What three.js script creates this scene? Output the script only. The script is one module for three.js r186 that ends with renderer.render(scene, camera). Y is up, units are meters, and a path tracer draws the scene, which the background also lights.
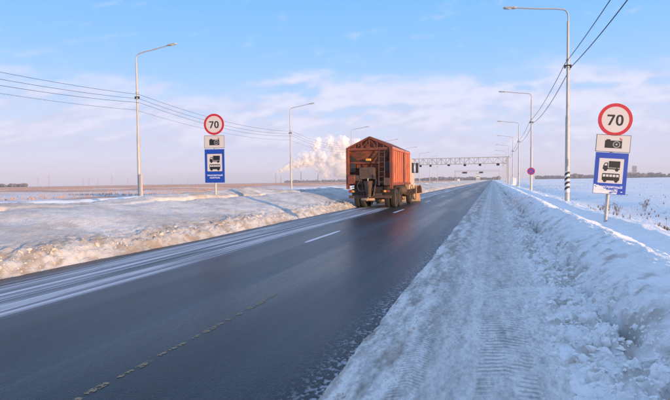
import * as THREE from 'three';
import { mergeGeometries, mergeVertices, toCreasedNormals } from 'three/addons/utils/BufferGeometryUtils.js';
import { RoundedBoxGeometry } from 'three/addons/geometries/RoundedBoxGeometry.js';

// ------------------------------------------------------------------ camera, sky, sun, exposure
// World: the road runs towards -z; X is metres to the right of the camera, Z metres ahead (z = -Z), y up.
const scene = new THREE.Scene();
const EYE = 1.55, F = 506, W0 = 670, H0 = 400;           // lens in pixels of the 670 x 400 photograph
const camera = new THREE.PerspectiveCamera(2 * Math.atan(H0 / 2 / F) * 180 / Math.PI, W0 / H0, 0.1, 20000);
camera.position.set(0, EYE, 0);
camera.rotation.order = 'YXZ';
camera.rotation.set(-2.12 * Math.PI / 180, 17.34 * Math.PI / 180, -0.65 * Math.PI / 180);
camera.updateMatrixWorld(true);

const renderer = new THREE.WebGLRenderer();
renderer.toneMapping = THREE.LinearToneMapping;
renderer.toneMappingExposure = 1.58;
renderer.shadowMap.enabled = true;

const SUN_EL = 5.0 * Math.PI / 180, SUN_AZ = 22 * Math.PI / 180;   // azimuth: degrees behind a line straight to the right of the road
const sunDir = new THREE.Vector3(Math.cos(SUN_EL) * Math.cos(SUN_AZ), Math.sin(SUN_EL), Math.cos(SUN_EL) * Math.sin(SUN_AZ));
const sun = new THREE.DirectionalLight(new THREE.Color().setRGB(1.0, 0.64, 0.33), 5);
sun.position.copy(sunDir).multiplyScalar(200).add(new THREE.Vector3(-5, 0, -30));
sun.target.position.set(-5, 0, -30);
sun.castShadow = true;
Object.assign(sun.shadow.camera, { left: -90, right: 90, top: 40, bottom: -40, near: 1, far: 500 });
sun.shadow.mapSize.set(4096, 4096);
scene.add(sun, sun.target);

// ------------------------------------------------------------------ noise
function hash2(i, j) { let h = Math.imul(i, 374761393) + Math.imul(j, 668265263) | 0; h = Math.imul(h ^ (h >>> 13), 1274126177); return ((h ^ (h >>> 16)) >>> 0) / 4294967296; }
function vnoise(x, y) {
  const i = Math.floor(x), j = Math.floor(y), f = x - i, g = y - j, u = f * f * (3 - 2 * f), v = g * g * (3 - 2 * g);
  const a = hash2(i, j), b = hash2(i + 1, j), c = hash2(i, j + 1), d = hash2(i + 1, j + 1);
  return a + (b - a) * u + (c - a) * v + (a - b - c + d) * u * v;
}
function fbm(x, y, o = 4, gain = 0.5) { let s = 0, a = 1, t = 0; for (let k = 0; k < o; k++) { s += a * vnoise(x + 17.3 * k, y - 9.1 * k); t += a; a *= gain; x *= 2.03; y *= 2.03; } return s / t; }
// distance to the nearest scattered point: lumps
function cells(x, y) {
  const i = Math.floor(x), j = Math.floor(y); let best = 9;
  for (let a = -1; a <= 1; a++) for (let b = -1; b <= 1; b++) { const px = i + a + hash2(i + a, j + b + 71), py = j + b + hash2(i + a + 131, j + b), d = (px - x) ** 2 + (py - y) ** 2; if (d < best) best = d; }
  return Math.sqrt(best);
}
const sstep = (a, b, x) => { const t = Math.min(1, Math.max(0, (x - a) / (b - a))); return t * t * (3 - 2 * t); };
const lerp = (a, b, t) => a + (b - a) * t;
const mix3 = (a, b, t) => [lerp(a[0], b[0], t), lerp(a[1], b[1], t), lerp(a[2], b[2], t)];
function ramp(pts, x) { if (x <= pts[0][0]) return pts[0][1]; for (let k = 1; k < pts.length; k++) if (x <= pts[k][0]) { const [a, p] = pts[k - 1], [b, q] = pts[k], t = (x - a) / (b - a); return Array.isArray(p) ? mix3(p, q, t) : lerp(p, q, t); } return pts[pts.length - 1][1]; }
let seed = 12345;
const rnd = () => { seed = (Math.imul(seed, 1664525) + 1013904223) >>> 0; return seed / 4294967296; };
const rr = (a, b) => a + (b - a) * rnd();

// ------------------------------------------------------------------ the sky: blue winter air over a bank of thin lilac cloud
{
  const W = 2048, H = 1024, d = new Float32Array(W * H * 4);
  const air = [[0, [0.47, 0.455, 0.585]], [2.5, [0.47, 0.48, 0.61]], [6, [0.40, 0.49, 0.66]], [10, [0.27, 0.43, 0.68]], [15, [0.18, 0.38, 0.69]], [21, [0.13, 0.335, 0.68]], [38, [0.23, 0.385, 0.68]], [90, [0.32, 0.43, 0.66]]];  // stops above the view are paled as added fill for the shaded snow
  for (let r = 0; r < H; r++) {
    const el = ((r + 0.5) / H - 0.5) * Math.PI, deg = el * 180 / Math.PI;
    for (let c = 0; c < W; c++) {
      const az = ((c + 0.5) / W - 0.5) * 2 * Math.PI;
      const x = Math.cos(az) * Math.cos(el), z = Math.sin(az) * Math.cos(el), y = Math.sin(el);
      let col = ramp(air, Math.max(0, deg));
      if (deg > -1) {
        const toSun = x * sunDir.x + y * sunDir.y + z * sunDir.z, glow = Math.pow(Math.max(0, toSun), 10);
        col = [col[0] + 0.55 * glow, col[1] + 0.40 * glow, col[2] + 0.20 * glow];
        // cloud bank: long flat streaks, wrapped smoothly round the horizon
        const e = Math.max(0, deg), ca = Math.cos(az), sa = Math.sin(az);
        const n1 = fbm(ca * 6 + e * 0.10 + 40, sa * 6 + e * 0.42 + 11, 6, 0.55), n2 = fbm(ca * 14 + 7, sa * 14 + e * 0.95, 5, 0.55), n3 = fbm(ca * 30 - e * 0.3, sa * 30 + e * 1.6 + 90, 5, 0.6);
        const top = 10.6 + 7 * (n1 - 0.5), bank = sstep(top + 1.6, top - 1.4, e + 3.0 * (n3 - 0.5)) * sstep(0.5, 4.5, e);
        const cover = bank * sstep(0.30, 0.56, n2 * 0.62 + n3 * 0.38 + 0.05 * (e - 6) / 5);
        const wisp = sstep(0.60, 0.78, n3 * 0.7 + n1 * 0.3) * sstep(26, 15, e) * sstep(11, 13, e) * 0.3;
        const lit = sstep(0.35, 0.7, n3 * 0.6 + n2 * 0.4 + 0.03 * (e - 6));
        const ccol = mix3([0.41, 0.415, 0.55], [0.55, 0.545, 0.66], lit);
        col = mix3(col, ccol, Math.min(1, cover * 0.8));
        col = mix3(col, [0.50, 0.55, 0.68], wisp);
      }
      const o = (r * W + c) * 4; d[o] = col[0]; d[o + 1] = col[1]; d[o + 2] = col[2]; d[o + 3] = 1;
    }
  }
  const sky = new THREE.DataTexture(d, W, H, THREE.RGBAFormat, THREE.FloatType);
  sky.mapping = THREE.EquirectangularReflectionMapping; sky.magFilter = THREE.LinearFilter; sky.needsUpdate = true;
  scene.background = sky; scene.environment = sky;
}
scene.fog = new THREE.FogExp2(new THREE.Color().setRGB(0.86, 0.88, 0.95), 0.0002);

// ------------------------------------------------------------------ helpers
const taken = new Map();
function numbered(name) { const n = taken.get(name) ?? 0; taken.set(name, n + 1); return n ? name + '_' + String(n).padStart(3, '0') : name; }
const P = (X, y, Z) => new THREE.Vector3(X, y, -Z);
function shade(o) { o.castShadow = true; o.receiveShadow = true; return o; }
function tag(o, label, category, group, kind) { o.userData.label = label; o.userData.category = category; if (group) o.userData.group = group; if (kind) o.userData.kind = kind; return o; }
function structure(name, geo, mat, label, category) { const m = shade(new THREE.Mesh(geo, mat)); m.name = name; tag(m, label, category, null, 'structure'); scene.add(m); return m; }
function thing(name, label, category, pos, group) { const g = new THREE.Group(); g.name = numbered(name); g.position.copy(pos); tag(g, label, category, group); scene.add(g); return g; }
function part(parent, name, geos, mat, label) {
  const list = Array.isArray(geos) ? geos : [geos];
  const geo = list.length > 1 ? mergeGeometries(list.map((g) => { const q = g.index ? g.toNonIndexed() : g; for (const k of Object.keys(q.attributes)) if (!['position', 'normal', 'uv'].includes(k)) q.deleteAttribute(k); return q; })) : list[0];
  const m = shade(new THREE.Mesh(geo, mat)); m.name = name; if (label) m.userData.label = label; parent.add(m); return m;
}
function copyOf(o, pos, turn, label) { const c = o.clone(); c.name = numbered(o.name.replace(/_\d{3}$/, '')); c.position.copy(pos); c.rotation.y = turn; c.userData = { ...o.userData }; if (label) c.userData.label = label; scene.add(c); return c; }
const box = (sx, sy, sz, x, y, z, r = 0.012) => new RoundedBoxGeometry(sx, sy, sz, 1, Math.min(r, sx * 0.45, sy * 0.45, sz * 0.45)).translate(x, y, z);
function bar(a, b, r, r2 = r, n = 8) { const v = new THREE.Vector3().subVectors(b, a), g = new THREE.CylinderGeometry(r2, r, v.length(), n); g.applyQuaternion(new THREE.Quaternion().setFromUnitVectors(new THREE.Vector3(0, 1, 0), v.clone().normalize())); return g.translate((a.x + b.x) / 2, (a.y + b.y) / 2, (a.z + b.z) / 2); }
function sqbar(a, b, w, h = w) { const v = new THREE.Vector3().subVectors(b, a), g = new THREE.BoxGeometry(w, v.length(), h); g.applyQuaternion(new THREE.Quaternion().setFromUnitVectors(new THREE.Vector3(0, 1, 0), v.clone().normalize())); return g.translate((a.x + b.x) / 2, (a.y + b.y) / 2, (a.z + b.z) / 2); }
const V = (x, y, z) => new THREE.Vector3(x, y, z);
const tube = (pts, r, n = 24, s = 8) => new THREE.TubeGeometry(new THREE.CatmullRomCurve3(pts), n, r, s);
// point at a distance along the ray through a pixel of the photograph (for things kilometres away, whose distance is set from their usual size)
function ray(px, py) { return new THREE.Vector3((px - W0 / 2) / F, (H0 / 2 - py) / F, -1).applyQuaternion(camera.quaternion).normalize(); }
const far = (px, py, dist) => ray(px, py).multiplyScalar(dist).add(camera.position);

function tex(w, h, fn, srgb, repeat) {
  const d = new Uint8Array(w * h * 4);
  for (let j = 0; j < h; j++) for (let i = 0; i < w; i++) { const c = fn(i / w, j / h, i, j), o = (j * w + i) * 4; d[o] = Math.max(0, Math.min(255, c[0] * 255)); d[o + 1] = Math.max(0, Math.min(255, c[1] * 255)); d[o + 2] = Math.max(0, Math.min(255, c[2] * 255)); d[o + 3] = 255; }
  const t = new THREE.DataTexture(d, w, h); t.magFilter = THREE.LinearFilter; t.minFilter = THREE.LinearMipmapLinearFilter; t.wrapS = t.wrapT = THREE.RepeatWrapping;
  if (srgb) t.colorSpace = THREE.SRGBColorSpace; if (repeat) t.repeat.set(...repeat); t.needsUpdate = true; return t;
}
// tileable noise: blend of the noise with itself shifted by one period
function tiled(fn, u, v) { const a = fn(u, v), b = fn(u - 1, v), c = fn(u, v - 1), d = fn(u - 1, v - 1); return (a * (1 - u) + b * u) * (1 - v) + (c * (1 - u) + d * u) * v; }

// ------------------------------------------------------------------ materials
const grain = tex(512, 512, (u, v) => { const n = tiled((a, b) => fbm(a * 24, b * 24, 5, 0.62), u, v); const k = 0.5 + (n - 0.5) * 2; return [k, k, k]; });
function grainAt(rx, ry) { const t = grain.clone(); t.repeat.set(rx, ry); t.needsUpdate = true; return t; }
const M = {};
M.snow = new THREE.MeshStandardMaterial({ color: 0xffffff, vertexColors: true, roughness: 0.92, bumpMap: grainAt(1.6, 1.6), bumpScale: 0.016 });
M.field = new THREE.MeshStandardMaterial({ color: 0xffffff, vertexColors: true, roughness: 0.95, bumpMap: grainAt(0.25, 0.25), bumpScale: 0.12 });
M.clod = new THREE.MeshStandardMaterial({ color: new THREE.Color().setRGB(0.80, 0.775, 0.755), roughness: 0.95 });
M.dirtyClod = new THREE.MeshStandardMaterial({ color: new THREE.Color().setRGB(0.58, 0.52, 0.455), roughness: 0.95 });
M.galv = new THREE.MeshStandardMaterial({ map: tex(256, 256, (u, v) => { const n = tiled((a, b) => fbm(a * 10, b * 40, 5, 0.6), u, v), k = 0.70 + 0.34 * (n - 0.5); return mix3([k, k * 0.985, k * 0.96], [0.50, 0.42, 0.36], 0.6 * sstep(0.6, 0.75, n)); }, true), roughness: 0.6, metalness: 0.15, bumpMap: grainAt(3, 1), bumpScale: 0.002 });
M.steel = new THREE.MeshStandardMaterial({ color: new THREE.Color().setRGB(0.30, 0.30, 0.30), roughness: 0.5, metalness: 0.6 });
M.wire = new THREE.MeshStandardMaterial({ color: new THREE.Color().setRGB(0.05, 0.05, 0.07), roughness: 0.7 });
M.dark = new THREE.MeshStandardMaterial({ color: new THREE.Color().setRGB(0.035, 0.032, 0.030), roughness: 0.7 });
M.rubber = new THREE.MeshStandardMaterial({ color: new THREE.Color().setRGB(0.035, 0.033, 0.032), roughness: 0.9, bumpMap: grainAt(6, 6), bumpScale: 0.006 });
M.lens = new THREE.MeshStandardMaterial({ color: new THREE.Color().setRGB(0.75, 0.76, 0.78), roughness: 0.25 });
M.truss = new THREE.MeshStandardMaterial({ color: new THREE.Color().setRGB(0.42, 0.39, 0.36), roughness: 0.7 });
M.black = new THREE.MeshStandardMaterial({ color: new THREE.Color().setRGB(0.03, 0.03, 0.03), roughness: 0.6 });
M.white = new THREE.MeshStandardMaterial({ color: new THREE.Color().setRGB(0.74, 0.73, 0.70), roughness: 0.6 });
// road dirt on paint: streaks and specks of brown grime over orange
function grimy(base, dirt, amount, sx, sy, s) {
  return tex(512, 512, (u, v) => {
    const n = tiled((a, b) => fbm(a * sx + s, b * sy, 5, 0.6), u, v), m = tiled((a, b) => fbm(a * 30 + s, b * 30, 3), u, v);
    const t = Math.min(1, Math.max(0, (n - 0.62 + amount) * 3.2)) * (0.55 + 0.45 * m), g = 0.92 + 0.16 * m;
    return mix3(base, dirt, t).map((q) => q * g);
  }, true);
}
const paint = (map, rough = 0.55) => new THREE.MeshStandardMaterial({ map, roughness: rough, bumpMap: grainAt(2, 2), bumpScale: 0.004 });
M.orange = paint(grimy([0.82, 0.45, 0.31], [0.46, 0.30, 0.23], 0.24, 26, 5, 3));
M.orangeDirty = paint(grimy([0.68, 0.33, 0.21], [0.30, 0.20, 0.165], 0.33, 9, 7, 31), 0.75);
M.tarp = paint(grimy([0.48, 0.22, 0.16], [0.27, 0.19, 0.17], 0.25, 8, 8, 51), 0.8);
M.grime = paint(grimy([0.38, 0.30, 0.26], [0.20, 0.17, 0.16], 0.2, 8, 8, 77), 0.85);
M.grimeDark = paint(grimy([0.18, 0.15, 0.14], [0.32, 0.25, 0.21], 0.05, 8, 8, 99), 0.85);
M.plow = paint(grimy([0.74, 0.55, 0.40], [0.70, 0.62, 0.53], 0.3, 7, 7, 15), 0.7);
M.cab = paint(grimy([0.80, 0.68, 0.60], [0.58, 0.50, 0.44], 0.15, 10, 6, 22), 0.45);
M.glass = new THREE.MeshStandardMaterial({ color: new THREE.Color().setRGB(0.02, 0.025, 0.03), roughness: 0.08 });
M.redLens = new THREE.MeshStandardMaterial({ color: new THREE.Color().setRGB(0.35, 0.03, 0.02), roughness: 0.3 });
M.amber = new THREE.MeshStandardMaterial({ color: new THREE.Color().setRGB(0.85, 0.42, 0.05), roughness: 0.25 });

// ------------------------------------------------------------------ terrain
const SNOW = [0.88, 0.86, 0.84], GREYSNOW = [0.70, 0.69, 0.68], DIRT = [0.32, 0.245, 0.18], GRASS = [0.55, 0.28, 0.17];
// a sheet over lines X (list) and Z (list); height and colour are functions of the place
function sheet(xs, zs, height, colour, uvScale = 1) {
  const nx = xs.length, nz = zs.length, pos = new Float32Array(nx * nz * 3), col = new Float32Array(nx * nz * 3), uv = new Float32Array(nx * nz * 2), idx = [];
  for (let j = 0; j < nz; j++) for (let i = 0; i < nx; i++) {
    const k = j * nx + i, y = height(xs[i], zs[j]), c = colour(xs[i], zs[j], y);
    pos[k * 3] = xs[i]; pos[k * 3 + 1] = y; pos[k * 3 + 2] = -zs[j];
    col.set(c, k * 3); uv[k * 2] = xs[i] * uvScale; uv[k * 2 + 1] = zs[j] * uvScale;
  }
  for (let j = 0; j < nz - 1; j++) for (let i = 0; i < nx - 1; i++) { const a = j * nx + i; idx.push(a, a + 1, a + nx, a + 1, a + nx + 1, a + nx); }
  const g = new THREE.BufferGeometry();
  g.setAttribute('position', new THREE.BufferAttribute(pos, 3)); g.setAttribute('color', new THREE.BufferAttribute(col, 3)); g.setAttribute('uv', new THREE.BufferAttribute(uv, 2)); g.setIndex(idx);
  g.computeVertexNormals(); return g;
}
const even = (a, b, s) => { const n = Math.max(1, Math.round((b - a) / s)), o = []; for (let i = 0; i <= n; i++) o.push(a + (b - a) * i / n); return o; };
function stretch(a, b, s0, grow) { const o = [a]; let z = a; while (z < b) { z += s0 + grow * Math.max(0, z); o.push(Math.min(z, b)); } return o; }

const ROAD_L = -8.1, ROAD_R = -0.9, FARROAD_L = -20.2, FARROAD_R = -13.4;
function ground(X, Z) {
  let y;
  const und = (fbm(X * 0.05 + 3, Z * 0.05, 4) - 0.5) * 0.5 + (fbm(X * 0.35, Z * 0.35 + 40, 3) - 0.5) * 0.16;
  if (X < FARROAD_L - 1) y = lerp(-0.12, 0.35 + und, sstep(FARROAD_L - 1, FARROAD_L - 5, X)) - 0.004 * Math.max(0, -X - 40);
  else if (X < 3.6) y = -0.12;
  else y = ramp([[3.6, -0.12], [5, -0.4], [7.5, -0.55], [11, -0.25], [18, -0.1]], X) + sstep(3.6, 7, X) * und + 0.0042 * Math.max(0, X - 30);
  return y;
}
{
  const xs = [], zs = stretch(-90, 7000, 0.5, 0.022);
  for (let t = -1; t <= 1.00001; t += 1 / 170) xs.push(Math.sinh(t * 6.2) / Math.sinh(6.2) * 5000 + t * 40);
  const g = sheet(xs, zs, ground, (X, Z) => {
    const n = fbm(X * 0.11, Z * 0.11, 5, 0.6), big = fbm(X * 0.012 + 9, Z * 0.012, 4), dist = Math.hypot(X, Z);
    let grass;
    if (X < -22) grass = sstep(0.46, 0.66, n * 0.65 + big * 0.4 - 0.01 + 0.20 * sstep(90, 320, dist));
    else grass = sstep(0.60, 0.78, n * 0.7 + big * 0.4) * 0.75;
    return mix3(X < -22 ? mix3(SNOW, [0.78, 0.62, 0.54], 0.55) : SNOW, GRASS, grass * 0.9);  // straw tint painted into the left snow stands for low sun on it
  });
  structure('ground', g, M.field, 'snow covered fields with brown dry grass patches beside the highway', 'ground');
}

// asphalt, as one patch of 7.2 m by 72 m that is mirrored along the road: dark wet tracks, salt bands, a painted sheen band, patches
const STREAK = (x, z) => {                               // x across 0..1 (left to right), z along
  const X = lerp(ROAD_L, ROAD_R, x), w = 0.16 * (fbm(z * 0.12, 3, 3) - 0.5), Q = X + w;
  const band = (c, s) => Math.exp(-(((Q - c) / s) ** 2));
  const thread = fbm(X * 9, z * 0.22, 4, 0.6), fine = fbm(X * 26, z * 0.5 + 9, 3, 0.6), blot = fbm(X * 1.6, z * 0.09, 4);
  let salt = band(-5.95, 0.36) * 1.0 + band(-7.0, 0.45) * 0.7 + band(-6.5, 1.0) * 0.32 + band(-3.7, 0.35) * 0.16 + 0.04 + band(-2.0, 0.4) * 0.06 ; const rim = band(-1.2, 0.30) * sstep(0.46, 0.66, fbm(X * 34, z * 30, 3, 0.6)) * 0.7;  // besides salt: the faint right-lane band is wet sheen painted as pale colour
  salt *= 0.55 * sstep(0.27, 0.58, thread * 0.55 + fine * 0.25 + blot * 0.3) + 0.75 * sstep(0.46, 0.58, fbm(X * 15 + 4, z * 0.16, 5, 0.62) * 0.75 + blot * 0.25); salt += rim;
  const wet = Math.min(1, band(-3.1, 1.2) * 0.5 + band(-6.9, 0.6) * 0.4 + 0.5 * sstep(0.4, 0.65, blot));
  return [salt, wet, fine];
};
const roadMap = tex(1024, 2048, (u, v) => { const [s, w, f] = STREAK(u, v * 36); const sp = 0.5 + 0.95 * hash2(Math.floor(u * 1024), Math.floor(v * 2048) + 5); return mix3([0.118 * sp, 0.118 * sp, 0.126 * sp], [0.80, 0.80, 0.82], Math.min(0.95, s)); }, true);
const roadRough = tex(512, 1024, (u, v) => { const [s, w] = STREAK(u, v * 36); const k = Math.min(0.9, 0.36 - 0.12 * w + 0.42 * Math.min(1, s)); return [k, k, k]; });
for (const t of [roadMap, roadRough]) { t.wrapT = THREE.MirroredRepeatWrapping; t.wrapS = THREE.RepeatWrapping; }
const asphaltBump = tex(512, 512, (u, v, i, j) => { const k = 0.6 * hash2(i >> 1, j >> 1) + 0.4 * hash2(i, j + 999); return [k, k, k]; });
asphaltBump.repeat.set(4, 20);
M.asphalt = new THREE.MeshPhysicalMaterial({ map: roadMap, roughnessMap: roadRough, roughness: 1, bumpMap: asphaltBump, bumpScale: 0.002, specularIntensity: 0.42 });
function strip(x0, x1, z0, z1, y, n) {
  const g = new THREE.PlaneGeometry(x1 - x0, z1 - z0, 1, n); g.rotateX(-Math.PI / 2); g.translate((x0 + x1) / 2, y, -(z0 + z1) / 2);
  const p = g.attributes.position, uv = g.attributes.uv; for (let k = 0; k < p.count; k++) uv.setXY(k, (p.getX(k) - x0) / (x1 - x0), -p.getZ(k) / 36); return g;
}
const road = structure('asphalt_road', strip(ROAD_L, ROAD_R, -60, 2600, 0, 60), M.asphalt, 'dark wet asphalt carriageway with white salt streaks', 'road');
structure('asphalt_road_opposite', strip(FARROAD_L, FARROAD_R, -60, 2600, 0, 60), M.asphalt, 'second carriageway beyond the snowy median', 'road');

// painted lane dashes with worn edges; each a part of the road
const wearMap = (lo) => tex(256, 256, (u, v) => { const n = tiled((a, b) => fbm(a * 9, b * 9, 5, 0.7), u, v), k = n > lo ? 1 : 0; return [k, k, k]; });
M.mark = new THREE.MeshStandardMaterial({ color: new THREE.Color().setRGB(0.62, 0.63, 0.66), roughness: 0.7, alphaMap: wearMap(0.36), alphaTest: 0.5 });
M.oldMark = new THREE.MeshStandardMaterial({ color: new THREE.Color().setRGB(0.34, 0.235, 0.135), roughness: 0.85, alphaMap: wearMap(0.47), alphaTest: 0.5 });
function patch(cx, cz, w, l, wob, n = 18) {
  const s = new THREE.Shape();
  for (let k = 0; k < n * 2 + 6; k++) { const t = k / (n * 2 + 6) * Math.PI * 2, q = 4; const a = Math.cos(t), b = Math.sin(t), m = 1 / Math.pow(Math.abs(a) ** q * 1 + Math.abs(b) ** q, 1 / q), j = 1 + wob * (rnd() - 0.5); const x = a * m * w / 2 * j, z = b * m * l / 2 * (1 + wob * 0.3 * (rnd() - 0.5)); k ? s.lineTo(x, z) : s.moveTo(x, z); }
  return (() => { const q = new THREE.ShapeGeometry(s), uv = q.attributes.uv; for (let k = 0; k < uv.count; k++) uv.setXY(k, uv.getX(k) * 7 + cx, uv.getY(k) * 7 + cz * 7); return q.rotateX(-Math.PI / 2).translate(cx, 0.003, -cz); })();
}
for (let k = 0; k < 14; k++) part(road, 'lane_dash', patch(-4.56, 1.55 + 12 * k, 0.13, 3.1, 0.35), M.mark);
for (let z = 2.35; z < 6.3; z += rr(0.18, 0.32)) part(road, 'worn_marking_fragment', patch(-2.86 + rr(-0.012, 0.012), z, rr(0.045, 0.085), rr(0.10, 0.25), 0.35, 9), M.oldMark);

// hard-packed snow on the shoulder, with tyre ruts and a tread print
const treadBump = tex(1024, 1024, (u, v) => {            // covers 2.6 m across, 2.6 m along
  const X = -1.4 + u * 2.6, Z = v * 2.6; let h = 0.5;
  const inTrack = (c, w) => sstep(w, w - 0.04, Math.abs(X - c));
  const t1 = inTrack(0.10, 0.24), t2 = inTrack(-0.62, 0.13);
  const chev = (c, per, sl) => { const q = ((Z + Math.abs(X - c) * sl) / per) % 1; return sstep(0.12, 0.3, q) * sstep(0.95, 0.75, q); };
  h += t1 * (0.34 * chev(0.10, 0.0867, 0.5) - 0.22) * sstep(0.30, 0.62, tiled((a, b) => fbm(a * 12, b * 9, 3), u, v)) + t2 * 0.5 * (0.25 * chev(-0.62, 0.0578, 0.8) - 0.18);
  h += 0.5 * (tiled((a, b) => fbm(a * 60, b * 60, 4, 0.6), u, v) - 0.5);
  return [h, h, h];
});
const packedMap = tex(1024, 1024, (u, v) => {            // speckles of grit, and the tyre's lugs pressed to grey ice between looser snow
  const X = -1.4 + u * 2.6, Z = v * 2.6;
  const track = (c, w, per, sl) => { const q = ((Z + Math.abs(X - c) * sl) / per) % 1; return sstep(w, w - 0.04, Math.abs(X - c)) * (1 - sstep(0.12, 0.3, q) * sstep(0.95, 0.75, q)) * sstep(0.3, 0.6, fbm(X * 7 + 3, Z * 5, 3)); };
  const g = tiled((a, b) => fbm(a * 110, b * 45, 4, 0.7), u, v), b = tiled((a, c) => fbm(a * 26, c * 4, 4, 0.6), u, v);
  let k = 0.90 + 0.62 * (g - 0.5) + 0.55 * (b - 0.5); k *= 1 - 0.16 * track(0.10, 0.24, 0.0867, 0.5) - 0.13 * track(-0.62, 0.13, 0.0578, 0.8);
  const d = sstep(0.57, 0.68, g * 0.6 + b * 0.4) * 0.55; return mix3([k, k, k], [0.50, 0.42, 0.35], d);
}, true);
M.packed = new THREE.MeshStandardMaterial({ color: 0xffffff, map: packedMap, vertexColors: true, roughness: 0.75, bumpMap: treadBump, bumpScale: 0.04 });
const shoulderY = (X, Z) => {
  const edge = -1.25 + 0.10 * (fbm(Z * 0.5, 5, 4, 0.6) - 0.5) + 0.08 * (fbm(Z * 5, X * 8, 4, 0.6) - 0.5);
  const up = sstep(edge - 0.04, edge + 0.3, X);
  const rut = 0.018 * Math.exp(-(((X - 0.1) / 0.22) ** 2)) + 0.010 * Math.exp(-(((X + 0.62) / 0.16) ** 2));
  const crumb = 0.022 * sstep(0.5, 0.8, fbm(X * 14, Z * 10, 3)) * sstep(0.25, 0.75, X) + 0.014 * (fbm(X * 9, Z * 2.5, 5, 0.6) - 0.5) + 0.012 * (1 - cells(X * 15, Z * 13)) * sstep(0.45, 0.6, fbm(X * 3, Z * 1.5, 3)) - 0.004;
  return lerp(-0.014, 0.030, up) - rut * up + crumb * sstep(0.25, 1, up);
};
{
  const g = sheet(even(-1.55, 0.95, 0.022), stretch(-4, 900, 0.024, 0.0055), shoulderY, (X, Z) => {
    const dirtBand = Math.exp(-(((X + 0.8) / 0.26) ** 2)) * 0.75 + Math.exp(-(((X + 1.2) / 0.14) ** 2)) * 0.5 + 0.34;
    const n = fbm(X * 6, Z * 0.7, 5, 0.62), s = fbm(X * 22, Z * 7, 3);
    const d = Math.min(1, dirtBand * sstep(0.42, 0.62, n * 0.7 + s * 0.35) * 0.8), clean = sstep(0.45, 0.75, X);
    return mix3(mix3([0.78, 0.725, 0.68], [0.95, 0.915, 0.88], Math.max(0, clean * 0.75 + 1.1 * (n - 0.45) + 0.5 * (s - 0.5))), [0.30, 0.235, 0.18], Math.min(0.9, d * 0.85));
  });
  const p = g.attributes.position, uv = g.attributes.uv; for (let k = 0; k < p.count; k++) uv.setXY(k, (p.getX(k) + 1.4) / 2.6, -p.getZ(k) / 2.6);
  structure('packed_snow_shoulder', g, M.packed, 'hard packed dirty snow on the road shoulder with tyre tread prints', 'shoulder');
}

// ploughed bank on the right
const rightProfile = [[0.4, -0.05], [0.62, 0.035], [0.9, 0.07], [1.12, 0.08], [1.2, 0.14], [1.36, 0.30], [1.62, 0.47], [1.9, 0.585], [2.1, 0.57], [2.4, 0.44], [2.75, 0.31], [3.0, 0.37], [3.25, 0.44], [3.6, 0.42], [4.1, 0.16], [4.7, -0.25], [5.2, -0.6]];
const rightBank = (X, Z) => {
  const wx = X + 0.16 * (fbm(Z * 0.35, 8, 3) - 0.5) + 0.05 * (fbm(Z * 2.2, 2, 2) - 0.5);
  let y = ramp(rightProfile, wx);
  const face = sstep(1.15, 1.35, wx) * sstep(2.3, 1.9, wx), rub = sstep(0.5, 0.75, wx) * sstep(1.45, 1.15, wx), crest = sstep(1.5, 1.9, wx) * sstep(4.4, 3.7, wx);
  y += crest * ((fbm(Z * 0.22, 20, 3) - 0.5) * 0.16 + (fbm(X * 1.7, Z * 1.1, 4) - 0.5) * 0.12);
  const qx = X + 0.05 * (fbm(X * 8, Z * 8, 3) - 0.5), qz = Z + 0.10 * (fbm(X * 7 + 30, Z * 7, 3) - 0.5), lump = 1 - cells(qx * 7, qz * 5 + qx * 3), lump2 = 1 - cells(qx * 19 + 5, qz * 14);
  y += rub * (0.10 * sstep(0.2, 0.95, lump) * fbm(X * 3, Z * 2, 2) * 1.7 + 0.035 * lump2 - 0.035 + 0.05 * (fbm(X * 12, Z * 10, 4, 0.6) - 0.5));
  y += face * (0.07 * (fbm(X * 5 + Z * 2.2, Z * 2.4 - X, 4, 0.6) - 0.5) + 0.07 * sstep(0.45, 0.95, lump) * fbm(X * 2 + 8, Z * 1.5, 2) + 0.022 * lump2);
  y += sstep(1.7, 2.0, wx) * 0.02 * (fbm(X * 9, Z * 9, 3) - 0.5);
  // broken gap between the windrow and the face
  const gap = Math.exp(-(((wx - 1.17 - 0.1 * (fbm(Z * 1.1, 77, 3) - 0.5)) / 0.04) ** 2)) * sstep(0.44, 0.50, fbm(Z * 0.9 + 3, 31, 3));
  return y - gap * 0.42;
};
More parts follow.
